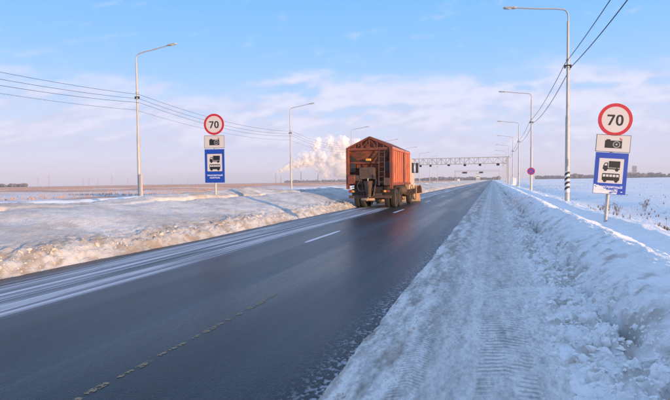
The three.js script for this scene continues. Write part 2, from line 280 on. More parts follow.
{
  const g = sheet(even(0.4, 5.2, 0.024), stretch(-3, 700, 0.024, 0.0055), rightBank, (X, Z) => {
    const n = fbm(X * 5, Z * 4, 5, 0.6), rub = sstep(0.45, 0.8, X) * sstep(1.9, 1.1, X), c = fbm(X * 1.6 + 5, Z * 1.3, 3);
    const d = rub * sstep(0.42, 0.62, n) * 0.75 + sstep(0.54, 0.66, n * 0.6 + c * 0.4) * sstep(2.4, 1.6, X) * 0.5;
    return mix3(mix3(SNOW, GREYSNOW, rub * 0.55), [0.42, 0.37, 0.32], Math.min(0.8, d));
  });
  const bank = structure('snow_bank_right', g, M.snow, 'ploughed snow bank with rubble foot along the right shoulder', 'snow bank');
  // the larger clods, each a part of the bank
  const clods = [0, 1, 2, 3].map((k) => {
    let q = new THREE.IcosahedronGeometry(1, 1); const p = q.attributes.position;
    for (let i = 0; i < p.count; i++) { const x = p.getX(i), y = p.getY(i), z = p.getZ(i), m = 0.45 + 1.1 * fbm(x * 1.9 + k * 7 + 20, y * 1.9 + z * 2.3 + 20, 4, 0.65); p.setXYZ(i, x * m * 1.2, y * m * 0.7, z * m); }
    q.computeVertexNormals(); return q;
  });
  M.clods = clods;
  for (let k = 0; k < 150; k++) {
    const Z = 2.2 + 9 * Math.pow(rnd(), 1.5), X = rr(0.62, 1.22), s = rr(0.022, 0.055) * (rnd() < 0.12 ? 1.5 : 1);
    const m = shade(new THREE.Mesh(clods[k % 4], rnd() < 0.15 ? M.dirtyClod : M.clod)); m.name = 'snow_clod';
    m.position.set(X, rightBank(X, Z) - s * 0.25, -Z); m.rotation.set(rr(0, 6), rr(0, 6), rr(0, 6)); m.scale.set(s * rr(0.8, 1.4), s * rr(0.6, 1), s * rr(0.8, 1.3)); bank.add(m);
  }
}
// ploughed median bank on the left: crumbly dirty foot, long slope, a second ridge behind
const leftProfile = [[7.55, -0.1], [7.75, 0.02], [7.95, 0.18], [8.25, 0.33], [8.8, 0.46], [9.7, 0.68], [10.8, 0.90], [11.02, 0.93], [11.12, 0.99], [11.5, 1.08], [11.9, 1.06], [12.6, 0.6], [13.3, 0.05], [13.7, -0.2]];
const leftBank = (X, Z) => {
  const t = -X + 0.30 * (fbm(Z * 0.25, 50, 3) - 0.5) + 0.10 * (fbm(Z * 1.7, 60, 3) - 0.5) - 0.012 * Math.min(60, Math.max(0, Z - 20)) * 0.4;
  const foot = sstep(7.65, 7.9, t) * sstep(9.1, 8.3, t), up = sstep(8.2, 9, t) * sstep(13.4, 12.4, t), ridge = sstep(10.9, 11.3, t) * sstep(13, 12, t);
  let y = ramp(leftProfile, t);
  const lump = 1 - cells(X * 6, Z * 5), lump2 = 1 - cells(X * 14, Z * 12);
  y += foot * (0.06 * sstep(0.35, 0.95, lump) * fbm(X * 2, Z * 2, 2) * 1.5 + 0.035 * lump2 + 0.10 * (fbm(X * 6, Z * 5, 4, 0.65) - 0.5) - 0.04 + 0.12 * (fbm(X * 1.2, Z * 0.8, 3) - 0.5));
  y += up * (0.20 * (fbm(X * 0.5, Z * 0.3, 3) - 0.5) + 0.07 * (fbm(X * 2.4, Z * 1.9, 4, 0.6) - 0.5) + 0.025 * lump2 * fbm(X, Z, 2));
  y += ridge * (0.30 * (fbm(X * 0.4, Z * 0.16 + 5, 3) - 0.45) + 0.10 * (fbm(X * 1.5, Z * 1.2 + 9, 3) - 0.5) + 0.35 * Math.exp(-(((Z - 23.5) / 2.6) ** 2)) * sstep(11.3, 12.4, t));
  const gap = Math.exp(-(((t - 11.06) / 0.06) ** 2)) * sstep(0.56, 0.66, fbm(Z * 0.7 + 13, 91, 3));
  return y - gap * 0.2;
};
{
  const g = sheet(even(-13.7, -7.5, 0.04), stretch(-8, 900, 0.045, 0.005), leftBank, (X, Z, y) => {
    const n = fbm(X * 4, Z * 3, 5, 0.62), foot = sstep(9.0, 7.8, -X), s = fbm(X * 16, Z * 13, 3), c = fbm(X * 0.9, Z * 0.5 + 8, 3);
    const d = foot * (0.25 + 1.1 * sstep(0.42, 0.62, n) * (0.4 + s)) * 0.95 + 0.25 * sstep(0.52, 0.68, n * 0.6 + c * 0.4) + (0.25 + 0.7 * foot) * sstep(0.58, 0.72, s);
    return mix3(mix3([0.60, 0.59, 0.58], [0.43, 0.415, 0.40], sstep(0.35, 0.6, c * 0.6 + n * 0.4) * 0.8), DIRT, Math.min(0.9, d * 0.62 + 0.3 * sstep(10.9, 11.3, -X) * sstep(0.4, 0.6, n)));
  });
  structure('snow_bank_left', g, M.snow, 'dirty ploughed snow bank on the median left of the road', 'snow bank');
  const f = sheet(even(-24, -19.6, 0.2), stretch(-8, 900, 0.2, 0.01), (X, Z) => ramp([[19.6, -0.2], [20.6, 0.45], [21.6, 0.75], [22.6, 0.7], [24, 0.1]], -X) + 0.35 * (fbm(X * 0.5, Z * 0.25, 4) - 0.5), (X, Z) => mix3(SNOW, DIRT, 0.3 * sstep(0.5, 0.7, fbm(X, Z, 4))));
  structure('snow_bank_far', f, M.snow, 'low snow bank beyond the opposite carriageway', 'snow bank');
}
function rubble(name, label, count, place, mats) {
  const im = new THREE.InstancedMesh(M.clods[0], mats, count), m = new THREE.Matrix4(), q = new THREE.Quaternion(), e = new THREE.Euler();
  for (let k = 0; k < count; k++) { const [X, y, Z, s] = place(k); q.setFromEuler(e.set(rr(0, 6), rr(0, 6), rr(0, 6))); m.compose(V(X, y, -Z), q, V(s * rr(0.7, 1.4), s * rr(0.6, 1.1), s * rr(0.7, 1.4))); im.setMatrixAt(k, m); }
  im.name = name; shade(im); tag(im, label, 'snow rubble', null, 'stuff'); scene.add(im);
}
rubble('snow_rubble', 'loose snow crumbs strewn at the foot of the right bank', 9000, () => { const Z = 1.5 + 45 * Math.pow(rnd(), 2), X = 0.98 + 0.62 * (rnd() + rnd() + rnd() - 1.5) * 0.75; return [X, Math.max(shoulderY(Math.min(X, 0.94), Z), rightBank(Math.max(0.4, X), Z)) - 0.003, Z, rr(0.006, 0.02) * (rnd() < 0.1 ? 2 : 1)]; }, M.clod);
rubble('snow_rubble_001', 'dirty snow crumbs along the foot of the median bank', 1200, () => { const Z = 4 + 60 * Math.pow(rnd(), 1.6), X = -8.05 + 0.3 * (rnd() + rnd() - 1); return [X, Math.max(0, leftBank(X, Z)) - 0.005, Z, rr(0.008, 0.022) * (rnd() < 0.08 ? 2.6 : 1)]; }, M.dirtyClod);

// ------------------------------------------------------------------ street lamps
function lampPost(stripes, armTurn) {
  const g = new THREE.Group(); g.name = numbered('street_lamp');
  part(g, 'pole', [bar(V(0, -0.8, 0), V(0, 4.6, 0), 0.118, 0.095, 14), bar(V(0, 4.6, 0), V(0, 9.3, 0), 0.072, 0.055, 12), new THREE.CylinderGeometry(0.072, 0.098, 0.14, 14).translate(0, 4.66, 0)], M.galv);
  part(g, 'arm', tube([V(0, 9.25, 0), V(0, 9.62, 0), V(-0.12, 9.86, 0), V(-0.42, 9.95, 0), V(-1.4, 10.08, 0), V(-2.45, 10.24, 0)], 0.036, 30), M.galv);
  const head = part(g, 'lamp_head', new THREE.CapsuleGeometry(0.12, 0.42, 6, 12).scale(1, 1, 1).rotateZ(Math.PI / 2 - 0.13).applyMatrix4(new THREE.Matrix4().makeScale(1, 0.55, 1)).translate(-2.72, 4.64 + 5.65 - 0.02, 0), M.galv);
  part(head, 'lens', new THREE.SphereGeometry(0.1, 14, 8, 0, Math.PI * 2, Math.PI / 2, Math.PI / 2).scale(1.8, 0.5, 0.95).translate(-2.75, 10.235, 0), M.lens);
  part(g, 'cable_clamp', [box(0.26, 0.05, 0.2, 0, 7.15, 0), box(0.08, 0.16, 0.08, 0.13, 7.1, 0), box(0.08, 0.16, 0.08, -0.13, 7.1, 0)], M.dark);
  part(g, 'access_door', box(0.09, 0.34, 0.03, 0, 2.35, 0.098, 0.008), M.steel); part(g, 'collar', new THREE.CylinderGeometry(0.085, 0.085, 0.07, 14).translate(0, 7.42, 0), M.steel);
  if (stripes) for (let k = 0; k < 4; k++) {           // black bands wound slantwise round the foot
    const y0 = 0.98 + k * 0.24, n = 20, pos = [], idx = [];
    for (let i = 0; i <= n; i++) { const a = i / n * Math.PI * 2, s = 0.09 * Math.sin(a + 0.6); for (const d of [0, 0.12]) pos.push(Math.cos(a) * 0.121, y0 + d + s, Math.sin(a) * 0.121); }
    for (let i = 0; i < n; i++) idx.push(i * 2, i * 2 + 1, i * 2 + 2, i * 2 + 1, i * 2 + 3, i * 2 + 2);
    const q = new THREE.BufferGeometry(); q.setAttribute('position', new THREE.Float32BufferAttribute(pos, 3)); q.setIndex(idx); q.computeVertexNormals();
    part(g, 'painted_band', q, M.black, 'black band painted round the pole foot');
  }
  if (stripes) part(g, 'painted_foot', new THREE.CylinderGeometry(0.1195, 0.1195, 1.05, 20, 1, true).translate(0, 1.40, 0), M.white);
  g.rotation.y = armTurn; g.position.set(0, 0, 0); scene.add(g); return g;
}
const rightLamps = [[3.55, 27.6], [3.62, 53.4], [3.7, 80], [3.75, 106.5], [3.8, 133], [3.8, 160], [3.8, 187], [3.8, 214]];
const leftLamps = [[-22.0, 27.7], [-22.0, 53.8], [-22.0, 80], [-22.0, 106.5], [-22.0, 133], [-22.0, 160], [-22.0, 187], [-22.0, 214]];
const striped = lampPost(true, 0); striped.position.copy(P(rightLamps[0][0], 0, rightLamps[0][1]));
tag(striped, 'tall street lamp with black and white striped foot on the right roadside', 'street lamp', 'street lamps along the right roadside');
const plainLamp = lampPost(false, 0); plainLamp.position.copy(P(...[rightLamps[1][0], 0, rightLamps[1][1]]));
tag(plainLamp, 'street lamp with plain foot in the row on the right roadside', 'street lamp', 'street lamps along the right roadside');
rightLamps.slice(2).forEach(([X, Z]) => { copyOf(plainLamp, P(X, 0, Z), rr(-0.06, 0.06)).rotation.z = rr(-0.008, 0.008); });
const left0 = copyOf(plainLamp, P(leftLamps[0][0], 0, leftLamps[0][1]), Math.PI, 'street lamp with a short post at its foot beyond the median bank');
left0.userData.group = 'street lamps beyond the median';
leftLamps.slice(1).forEach(([X, Z]) => { const c = copyOf(plainLamp, P(X, 0, Z), Math.PI, 'street lamp with bare foot in the row beyond the median bank'); c.userData.group = 'street lamps beyond the median'; c.rotation.z = rr(-0.008, 0.008); c.rotation.y += rr(-0.06, 0.06); });
{ const s = thing('marker_post', 'short dark post standing against the street lamp beyond the median', 'post', P(-21.72, 0, 27.5)); part(s, 'post', box(0.16, 2.1, 0.16, 0, 1.05, 0), M.truss); part(s, 'cap', box(0.18, 0.05, 0.18, 0, 2.12, 0), M.galv); }

// overhead wires, each one thing, sagging between the poles
function wire(spots, y, sag, r, dx, label, group) {
  const pieces = [];
  for (let k = 0; k < spots.length - 1; k++) {
    const [x0, z0] = spots[k], [x1, z1] = spots[k + 1], pts = [];
    for (let i = 0; i <= 10; i++) { const t = i / 10; pts.push(P(lerp(x0, x1, t) + dx, y - sag * 4 * t * (1 - t), lerp(z0, z1, t))); }
    pieces.push(tube(pts, r, 20, 5));
  }
  const m = shade(new THREE.Mesh(mergeGeometries(pieces), M.wire)); m.name = numbered('overhead_wire'); tag(m, label, 'wire', group); scene.add(m);
}
const behindL = [[-22, -24.5], [-22, 1.4], ...leftLamps], behindR = [[3.5, -24.5], [3.5, 1.4], ...rightLamps];
wire(behindL, 7.3, 0.55, 0.0105, 0.15, 'topmost of four wires on the lamps beyond the median', 'wires beyond the median');
wire(behindL, 7.02, 0.6, 0.0105, 0.15, 'second wire from the top on the lamps beyond the median', 'wires beyond the median');
wire(behindL, 6.78, 0.65, 0.0105, 0.15, 'third wire from the top on the lamps beyond the median', 'wires beyond the median');
wire(behindL, 6.32, 0.5, 0.008, -0.15, 'thin lowest wire on the lamps beyond the median', 'wires beyond the median');
wire(behindR, 7.25, 0.32, 0.016, -0.13, 'upper black cable slung between the lamps on the right roadside', 'cables on the right roadside');
wire(behindR, 7.05, 0.45, 0.019, 0.13, 'lower black cable slung between the lamps on the right roadside', 'cables on the right roadside');

// ------------------------------------------------------------------ road signs
function face(w, h, draw) { const c = document.createElement('canvas'); c.width = w; c.height = h; const x = c.getContext('2d'); draw(x, w, h); const t = new THREE.CanvasTexture(c); t.colorSpace = THREE.SRGBColorSpace; return t; }
const speedFace = face(512, 512, (x) => {
  x.fillStyle = '#bfb9b8'; x.fillRect(0, 0, 512, 512);
  x.fillStyle = '#b01c30'; x.beginPath(); x.arc(256, 256, 256, 0, 7); x.fill();
  x.fillStyle = '#bfb9b8'; x.beginPath(); x.arc(256, 256, 204, 0, 7); x.fill();
  x.fillStyle = '#15151a'; x.font = 'bold 236px sans-serif'; x.textAlign = 'center'; x.textBaseline = 'middle'; x.fillText('70', 256, 266);
});
const cameraFace = face(512, 290, (x, w, h) => {
  x.fillStyle = '#20242a'; x.fillRect(0, 0, w, h); x.fillStyle = '#bcb9b8'; x.fillRect(7, 7, w - 14, h - 14);
  x.fillStyle = '#141416'; x.fillRect(130, 96, 255, 128); x.fillRect(150, 78, 60, 22);
  x.fillStyle = '#8f8f92'; x.beginPath(); x.arc(306, 160, 56, 0, 7); x.fill(); x.fillStyle = '#1c1c20'; x.beginPath(); x.arc(306, 160, 42, 0, 7); x.fill(); x.fillStyle = '#9a9aa0'; x.beginPath(); x.arc(306, 160, 16, 0, 7); x.fill();
  x.strokeStyle = '#a03038'; x.lineWidth = 7; for (let k = 0; k < 5; k++) { const a = -1.5 + k * 0.32; x.beginPath(); x.moveTo(345 + 16 * Math.cos(a), 92 + 16 * Math.sin(a)); x.lineTo(345 + 48 * Math.cos(a), 92 + 48 * Math.sin(a)); x.stroke(); }
});
function controlFace(h0) {
  return face(512, h0, (x, w, h) => {
    x.fillStyle = '#0f3fa0'; x.fillRect(0, 0, w, h);
    const sq = 384, sx = 64, sy = h * 0.15 - 8, sh = Math.min(sq * 1.12, h * 0.60);
    x.fillStyle = '#bfbcbb'; x.fillRect(sx, sy, sq, sh);
    x.fillStyle = '#141416'; const cy = sy + sh * 0.10, u = sh / 10;
    x.fillRect(sx + 150, cy, 180, u * 2.7);                                  // lorry box
    x.beginPath(); x.moveTo(sx + 66, cy + u * 1.9); x.lineTo(sx + 92, cy + u * 0.7); x.lineTo(sx + 142, cy + u * 0.7); x.lineTo(sx + 142, cy + u * 3.3); x.lineTo(sx + 60, cy + u * 3.3); x.closePath(); x.fill();
    x.fillRect(sx + 60, cy + u * 2.9, 270, u * 0.5);
    for (const px of [106, 282]) { x.beginPath(); x.arc(sx + px, cy + u * 3.45, u * 0.72, 0, 7); x.fill(); }
    x.fillStyle = '#bfbcbb'; x.beginPath(); x.moveTo(sx + 84, cy + u * 1.9); x.lineTo(sx + 98, cy + u * 1.1); x.lineTo(sx + 126, cy + u * 1.1); x.lineTo(sx + 126, cy + u * 1.9); x.fill();
    x.fillStyle = '#141416'; const by = cy + u * 5;
    x.beginPath(); x.roundRect(sx + 58, by, 276, u * 2.9, 18); x.fill();       // bus
    for (const px of [108, 284]) { x.beginPath(); x.arc(sx + px, by + u * 2.95, u * 0.72, 0, 7); x.fill(); }
    x.fillStyle = '#bfbcbb'; for (let k = 0; k < 5; k++) x.fillRect(sx + 72 + k * 52, by + u * 0.45, 40, u * 0.95);
    x.fillStyle = '#d8dbe6'; x.textAlign = 'center'; x.textBaseline = 'middle'; x.font = 'bold 50px sans-serif';
    const ty = sy + sh + (h - sy - sh) * 0.36; x.fillText('ТРАНСПОРТНЫЙ', w / 2, ty); x.fillText('КОНТРОЛЬ', w / 2, ty + 60);
  });
}
const signMat = (map) => new THREE.MeshStandardMaterial({ map, roughness: 0.45 });
M.speed = signMat(speedFace); M.cameraPlate = signMat(cameraFace);
M.frost = new THREE.MeshStandardMaterial({ color: new THREE.Color().setRGB(0.78, 0.80, 0.84), roughness: 0.95, bumpMap: grainAt(4, 4), bumpScale: 0.01 });
function roundPlate(r, y, z) {
  const s = new THREE.Shape(); s.absarc(0, 0, r, 0, Math.PI * 2); const q = new THREE.ShapeGeometry(s, 48), p = q.attributes.position, uv = q.attributes.uv;
  for (let k = 0; k < p.count; k++) uv.setXY(k, p.getX(k) / r / 2 + 0.5, p.getY(k) / r / 2 + 0.5); return q.translate(0, y, z);
}
function panelSign(name, label, group, pos, lean, turn, postH, discY, discR, plateW, plateH, plateY, blueW, blueH, blueY, frosted) {
  const g = thing(name, label, 'road sign', pos, group); g.rotation.set(0, turn, lean);
  part(g, 'post', bar(V(0, -0.5, 0), V(0, postH, 0), 0.045, 0.045, 12), M.galv);
  const a = part(g, 'speed_limit_disc', new THREE.CylinderGeometry(discR, discR, 0.012, 48).rotateX(Math.PI / 2).translate(0, discY, 0.062), M.galv, 'round white speed limit disc with red rim reading 70'); part(a, 'disc_face', roundPlate(discR - 0.004, discY, 0.0695), M.speed);
  const b = part(g, 'camera_plate', box(plateW, plateH, 0.012, 0, plateY, 0.062, 0.004), M.galv, 'white plate with a black camera symbol'); part(b, 'plate_face', new THREE.PlaneGeometry(plateW - 0.006, plateH - 0.006).translate(0, plateY, 0.0695), M.cameraPlate);
  const c = part(g, 'control_panel', box(blueW, blueH, 0.012, 0, blueY, 0.062, 0.004), M.galv, 'blue panel with lorry and bus symbols and white lettering'); part(c, 'panel_face', new THREE.PlaneGeometry(blueW - 0.006, blueH - 0.006).translate(0, blueY, 0.0695), signMat(controlFace(Math.round(512 * blueH / blueW))));
  for (const y of [discY, plateY, blueY + blueH * 0.3, blueY - blueH * 0.3]) part(g, 'bracket', box(0.14, 0.045, 0.05, 0, y, 0.035), M.steel);
  if (frosted) {
    const mask = tex(256, 160, (u, v) => { const k = fbm(u * 9, v * 7, 5, 0.62) + 0.42 * (1 - v) * (1.15 - u) - 0.30 * u - 0.28 * v > 0.47 ? 1 : 0; return [k, k, k]; });
    mask.wrapS = mask.wrapT = THREE.ClampToEdgeWrapping; M.frost.alphaMap = mask; M.frost.alphaTest = 0.5;
    const s = new THREE.PlaneGeometry(blueW - 0.02, blueH * 0.36).translate(0, blueY - blueH * 0.5 + 0.01 + blueH * 0.18, 0.0735);
    part(c, 'frost', s, M.frost, 'frost and stuck snow over the lower lettering');
  }
  return g;
}
panelSign('road_sign', 'frosted, leaning speed camera and transport control sign on the right snow bank', 'speed limit and transport control signs', P(2.93, 0.3, 15.35), -0.075, 0.16, 3.1, 2.83, 0.44, 0.88, 0.47, 2.19, 0.84, 1.12, 1.38, true);
panelSign('road_sign', 'upright speed camera and transport control sign standing on the median snow bank', 'speed limit and transport control signs', P(-11.35, 0.9, 19.2), 0.0, 0.18, 3.4, 3.13, 0.45, 0.9, 0.54, 2.39, 0.88, 1.43, 1.36, false);
{
  const g = thing('no_stopping_sign', 'small round red and blue no stopping sign on the right roadside', 'road sign', P(3.5, 0.2, 52)), r = 0.36;
  const f = face(256, 256, (x) => { x.fillStyle = '#b02038'; x.beginPath(); x.arc(128, 128, 128, 0, 7); x.fill(); x.fillStyle = '#2a4aa8'; x.beginPath(); x.arc(128, 128, 100, 0, 7); x.fill(); x.strokeStyle = '#b02038'; x.lineWidth = 26; x.beginPath(); x.moveTo(52, 52); x.lineTo(204, 204); x.moveTo(204, 52); x.lineTo(52, 204); x.stroke(); });
  part(g, 'post', bar(V(0, -0.4, 0), V(0, 2.5, 0), 0.04, 0.04, 10), M.galv);
  const d = part(g, 'disc', new THREE.CylinderGeometry(r, r, 0.012, 40).rotateX(Math.PI / 2).translate(0, 2.1, 0.055), M.galv); part(d, 'disc_face', roundPlate(r - 0.004, 2.1, 0.0625), signMat(f));
  g.rotation.y = 0.1;
}

// ------------------------------------------------------------------ gritting lorry
{
  const t = thing('gritter_truck', 'dirty orange gritting lorry with peaked cover and rear spreader, driving away', 'truck', P(-6.52, 0, 27.3));
  const B = (sx, sy, sf, x, y, f, r) => box(sx, sy, sf, x, y, -f, r), Q = (x, y, f) => V(x, y, -f);
  const hw = 1.25, y0 = 1.36, y1 = 3.3, L = 6.25;
  // chassis
  part(t, 'chassis', [B(0.12, 0.28, 9.2, -0.42, 0.95, 5.0), B(0.12, 0.28, 9.2, 0.42, 0.95, 5.0), ...[1, 2.6, 4.2, 5.8, 7.6].map((f) => B(0.9, 0.16, 0.14, 0, 0.95, f)), B(1.9, 0.28, 6.0, 0, 1.2, 3.3)], M.grimeDark);
  const tyre = () => new THREE.LatheGeometry([[0.30, -0.13], [0.44, -0.155], [0.52, -0.14], [0.545, -0.1], [0.55, 0], [0.545, 0.1], [0.52, 0.14], [0.44, 0.155], [0.30, 0.13], [0.30, -0.13]].map(([a, b]) => new THREE.Vector2(a, b)), 36).rotateZ(Math.PI / 2);
  const rim = (s) => [new THREE.CylinderGeometry(0.3, 0.3, 0.2, 28, 1, true).rotateZ(Math.PI / 2), new THREE.LatheGeometry([[0.0, 0.06], [0.12, 0.06], [0.14, -0.02], [0.24, -0.03], [0.3, 0.08]].map(([a, b]) => new THREE.Vector2(a, b)), 28).rotateZ(-Math.PI / 2).scale(s, 1, 1), ...Array.from({ length: 8 }, (_, k) => new THREE.CylinderGeometry(0.016, 0.016, 0.05, 6).rotateZ(Math.PI / 2).translate(0.005 * s, 0.19 * Math.cos(k * 0.785), 0.19 * Math.sin(k * 0.785)))];
  const TY = tyre();
  for (const [f, dual] of [[1.75, 1], [3.1, 1], [7.15, 0]]) {
    part(t, 'axle', bar(Q(-1.0, 0.55, f), Q(1.0, 0.55, f), 0.09), M.grimeDark);
    for (const s of [-1, 1]) for (const dx of dual ? [1.06, 0.73] : [1.06]) { const w = part(t, 'wheel', TY, M.rubber); w.position.set(s * dx, 0.55, -f); part(w, 'rim', rim(s), M.grime); }
  }
  // hopper
  const wall = (s) => { const g = [B(0.05, y1 - y0, L, s * (hw - 0.03), (y0 + y1) / 2, L / 2 + 0.02)]; return g; };
  for (const s of [-1, 1]) {
    const w = part(t, 'side_wall', wall(s), M.orange);
    for (let k = 0; k < 9; k++) part(w, 'rib', B(0.07, y1 - y0 - 0.16, 0.12, s * (hw + 0.02), (y0 + y1) / 2, 0.45 + k * 0.70, 0.02), M.orange);
    part(w, 'top_rail', B(0.13, 0.13, L, s * hw, y1 + 0.02, L / 2 + 0.03, 0.02), M.orange); part(w, 'bottom_rail', B(0.14, 0.15, L, s * hw, y0, L / 2 + 0.03, 0.02), M.orangeDirty);
    part(t, 'rear_post', B(0.17, 2.3, 0.16, s * (hw - 0.02), 2.25, 0.0, 0.02), M.orangeDirty);
    part(t, 'mudguard', [B(0.62, 0.05, 2.9, s * 0.98, 1.2, 2.45), B(0.6, 0.5, 0.03, s * 0.95, 0.85, 0.92)], M.dark);
    const lamp = part(t, 'tail_light', B(0.36, 0.15, 0.09, s * 0.98, 0.98, -0.06), M.dark); part(lamp, 'red_lens', B(0.15, 0.11, 0.02, s * 1.06, 0.98, -0.112), M.redLens); part(lamp, 'amber_lens', B(0.13, 0.11, 0.02, s * 0.9, 0.98, -0.112), M.amber);
  }
  // rear of the hopper: recessed, leaning panels
  const lean = (ya, fa, yb, fb, w) => { const p = Q(0, ya, fa), q = Q(0, yb, fb); return sqbar(p, q, w, 0.05); };
  part(t, 'rear_panel', lean(y1, 0.14, 2.55, 0.34, 2.34), M.orangeDirty); part(t, 'rear_panel', lean(2.52, 0.36, 1.35, 0.7, 2.34), M.orangeDirty);
  part(t, 'cross_beam', B(2.36, 0.12, 0.14, 0, 2.56, 0.25), M.orangeDirty); part(t, 'cross_beam', B(2.4, 0.14, 0.16, 0, y1 + 0.01, 0.06), M.orangeDirty); part(t, 'cross_beam', B(2.4, 0.12, 0.14, 0, 1.42, 0.1), M.grime);
  for (const s of [-1, 1]) part(t, 'gusset', [sqbar(Q(s * 1.14, 2.9, 0.05), Q(s * 0.75, 2.5, 0.42), 0.05, 0.3), B(0.36, 0.5, 0.04, s * 0.98, 2.3, 0.12)], M.dark);
  for (const x of [-0.78, -0.4, 0.02]) part(t, 'stiffener', lean(2.5, 0.31, 1.5, 0.6, 0.07), M.orangeDirty).position.x = x;
  part(t, 'front_wall', B(2.4, y1 - y0, 0.06, 0, (y0 + y1) / 2, L + 0.05), M.orange);
  // peaked cover over a lattice
  const py = 3.96;
  for (const s of [-1, 1]) { const a = Math.atan2(py - y1 - 0.08, hw), len = Math.hypot(py - y1 - 0.08, hw); part(t, 'cover_panel', new THREE.BoxGeometry(len, 0.03, L + 0.02, 8, 1, 20).rotateZ(-s * a).translate(s * hw / 2, (py + y1 + 0.08) / 2 + 0.05, -L / 2 - 0.18), M.tarp); }
  const gb = [sqbar(Q(-hw, y1 + 0.08, 0.05), Q(0, py, 0.05), 0.09), sqbar(Q(hw, y1 + 0.08, 0.05), Q(0, py, 0.05), 0.09)];
  part(t, 'gable_frame', gb, M.orangeDirty);
  for (const x of [-0.8, -0.45, 0, 0.45, 0.8]) part(t, 'gable_bar', sqbar(Q(x, y1, 0.05), Q(x, lerp(py, y1 + 0.08, Math.abs(x) / hw) - 0.03, 0.05), 0.045), M.orangeDirty);
  for (const s of [-1, 1]) part(t, 'gable_brace', sqbar(Q(s * 0.45, y1 + 0.05, 0.08), Q(0, py - 0.1, 0.08), 0.04), M.orangeDirty);
  part(t, 'gable_panel', new THREE.ExtrudeGeometry(new THREE.Shape([[-hw, y1 + 0.06], [hw, y1 + 0.06], [0, py - 0.04]].map(([a, b]) => new THREE.Vector2(a, b))), { depth: 0.02, bevelEnabled: false }).translate(0, 0, -0.2), M.orangeDirty);
  // ladder
  const lad = part(t, 'ladder', [bar(Q(0.55, 1.3, -0.12), Q(0.55, 3.25, 0.02), 0.024), bar(Q(0.86, 1.3, -0.12), Q(0.86, 3.25, 0.02), 0.024)], M.grime);
  for (let k = 0; k < 7; k++) part(lad, 'rung', bar(Q(0.55, 1.5 + k * 0.27, -0.105 + k * 0.019), Q(0.86, 1.5 + k * 0.27, -0.105 + k * 0.019), 0.018), M.grime);
  // spreader
  const sp = part(t, 'spreader_unit', [B(0.86, 0.66, 0.5, -0.12, 1.97, 0.12, 0.04)], M.grime);
  part(sp, 'chute', new THREE.CylinderGeometry(0.3, 0.16, 0.9, 4, 1).rotateY(Math.PI / 4).translate(-0.02, 1.1, 0.12), M.grime);
  part(sp, 'spinner_disc', [new THREE.CylinderGeometry(0.36, 0.4, 0.08, 28).translate(-0.05, 0.55, 0.16), ...[0, 1, 2, 3].map((k) => box(0.3, 0.09, 0.02, 0.18, 0, 0).rotateY(k * Math.PI / 2).translate(-0.05, 0.49, 0.16))], M.plow, 'pale dirty spinner disc under the chute');
  part(sp, 'gearbox', B(0.46, 0.34, 0.42, -0.72, 1.70, 0.1, 0.05), M.grime); part(sp, 'valve_block', B(0.3, 0.26, 0.3, 0.46, 1.42, 0.08, 0.04), M.grimeDark);
  for (const x of [-0.46, 0.4]) part(sp, 'support_strut', sqbar(V(x, 1.66, 0.02), V(x * 0.6, 0.72, 0.1), 0.06), M.grime);
  part(sp, 'spray_guard', [B(1.5, 0.34, 0.03, 0, 1.05, -0.02, 0.01)], M.grimeDark);
  part(sp, 'drive_shaft', bar(V(-0.05, 0.55, 0.16), V(-0.05, 1.7, 0.16), 0.035), M.steel);
  part(sp, 'hose', tube([V(-0.45, 1.6, 0.2), V(-0.62, 1.3, 0.28), V(-0.5, 1.0, 0.22), V(-0.15, 1.05, 0.25)], 0.025), M.dark);
  part(sp, 'hose', tube([V(0.25, 1.9, 0.14), V(0.42, 1.5, 0.22), V(0.3, 1.15, 0.2), V(0.05, 0.9, 0.2)], 0.022), M.dark);
  const tank = part(t, 'control_box', B(0.42, 0.5, 0.34, -1.0, 1.62, 0.0, 0.04), M.orangeDirty); part(tank, 'lid', B(0.44, 0.04, 0.36, -1.0, 1.88, 0.0), M.grime);
  part(t, 'control_box', B(0.36, 0.42, 0.3, 0.98, 1.5, 0.06, 0.04), M.grime);
  const be = part(t, 'beacon', new THREE.CapsuleGeometry(0.07, 0.18, 4, 12).rotateZ(Math.PI / 2).translate(-0.08, 2.72, -0.12), M.amber); part(be, 'beacon_base', box(0.36, 0.05, 0.14, -0.08, 2.635, -0.14), M.dark);
  part(t, 'rear_bumper', [B(2.42, 0.16, 0.14, 0, 0.66, 0.12, 0.02), B(0.1, 0.4, 0.1, -0.5, 0.84, 0.16), B(0.1, 0.4, 0.1, 0.5, 0.84, 0.16)], M.grime);
  part(t, 'number_plate', B(0.52, 0.12, 0.012, 0.45, 0.8, 0.0), M.grime);
  part(t, 'side_tank', [new THREE.CapsuleGeometry(0.3, 0.8, 6, 16).rotateX(Math.PI / 2).translate(0.9, 0.95, -5.2)], M.grime);
  part(t, 'tool_locker', B(0.5, 0.55, 1.3, -0.95, 0.95, 5.2, 0.03), M.grimeDark);
  // cab
  const prof = new THREE.Shape([[0, 1.0], [0, 2.85], [0.3, 3.0], [1.75, 2.95], [2.05, 2.1], [2.12, 1.0]].map(([a, b]) => new THREE.Vector2(a, b)));
  const cab = part(t, 'cab', new THREE.ExtrudeGeometry(prof, { depth: 2.36, bevelEnabled: true, bevelSize: 0.04, bevelThickness: 0.04, bevelSegments: 2 }).rotateY(Math.PI / 2).translate(-1.18, 0, -6.5), M.cab);
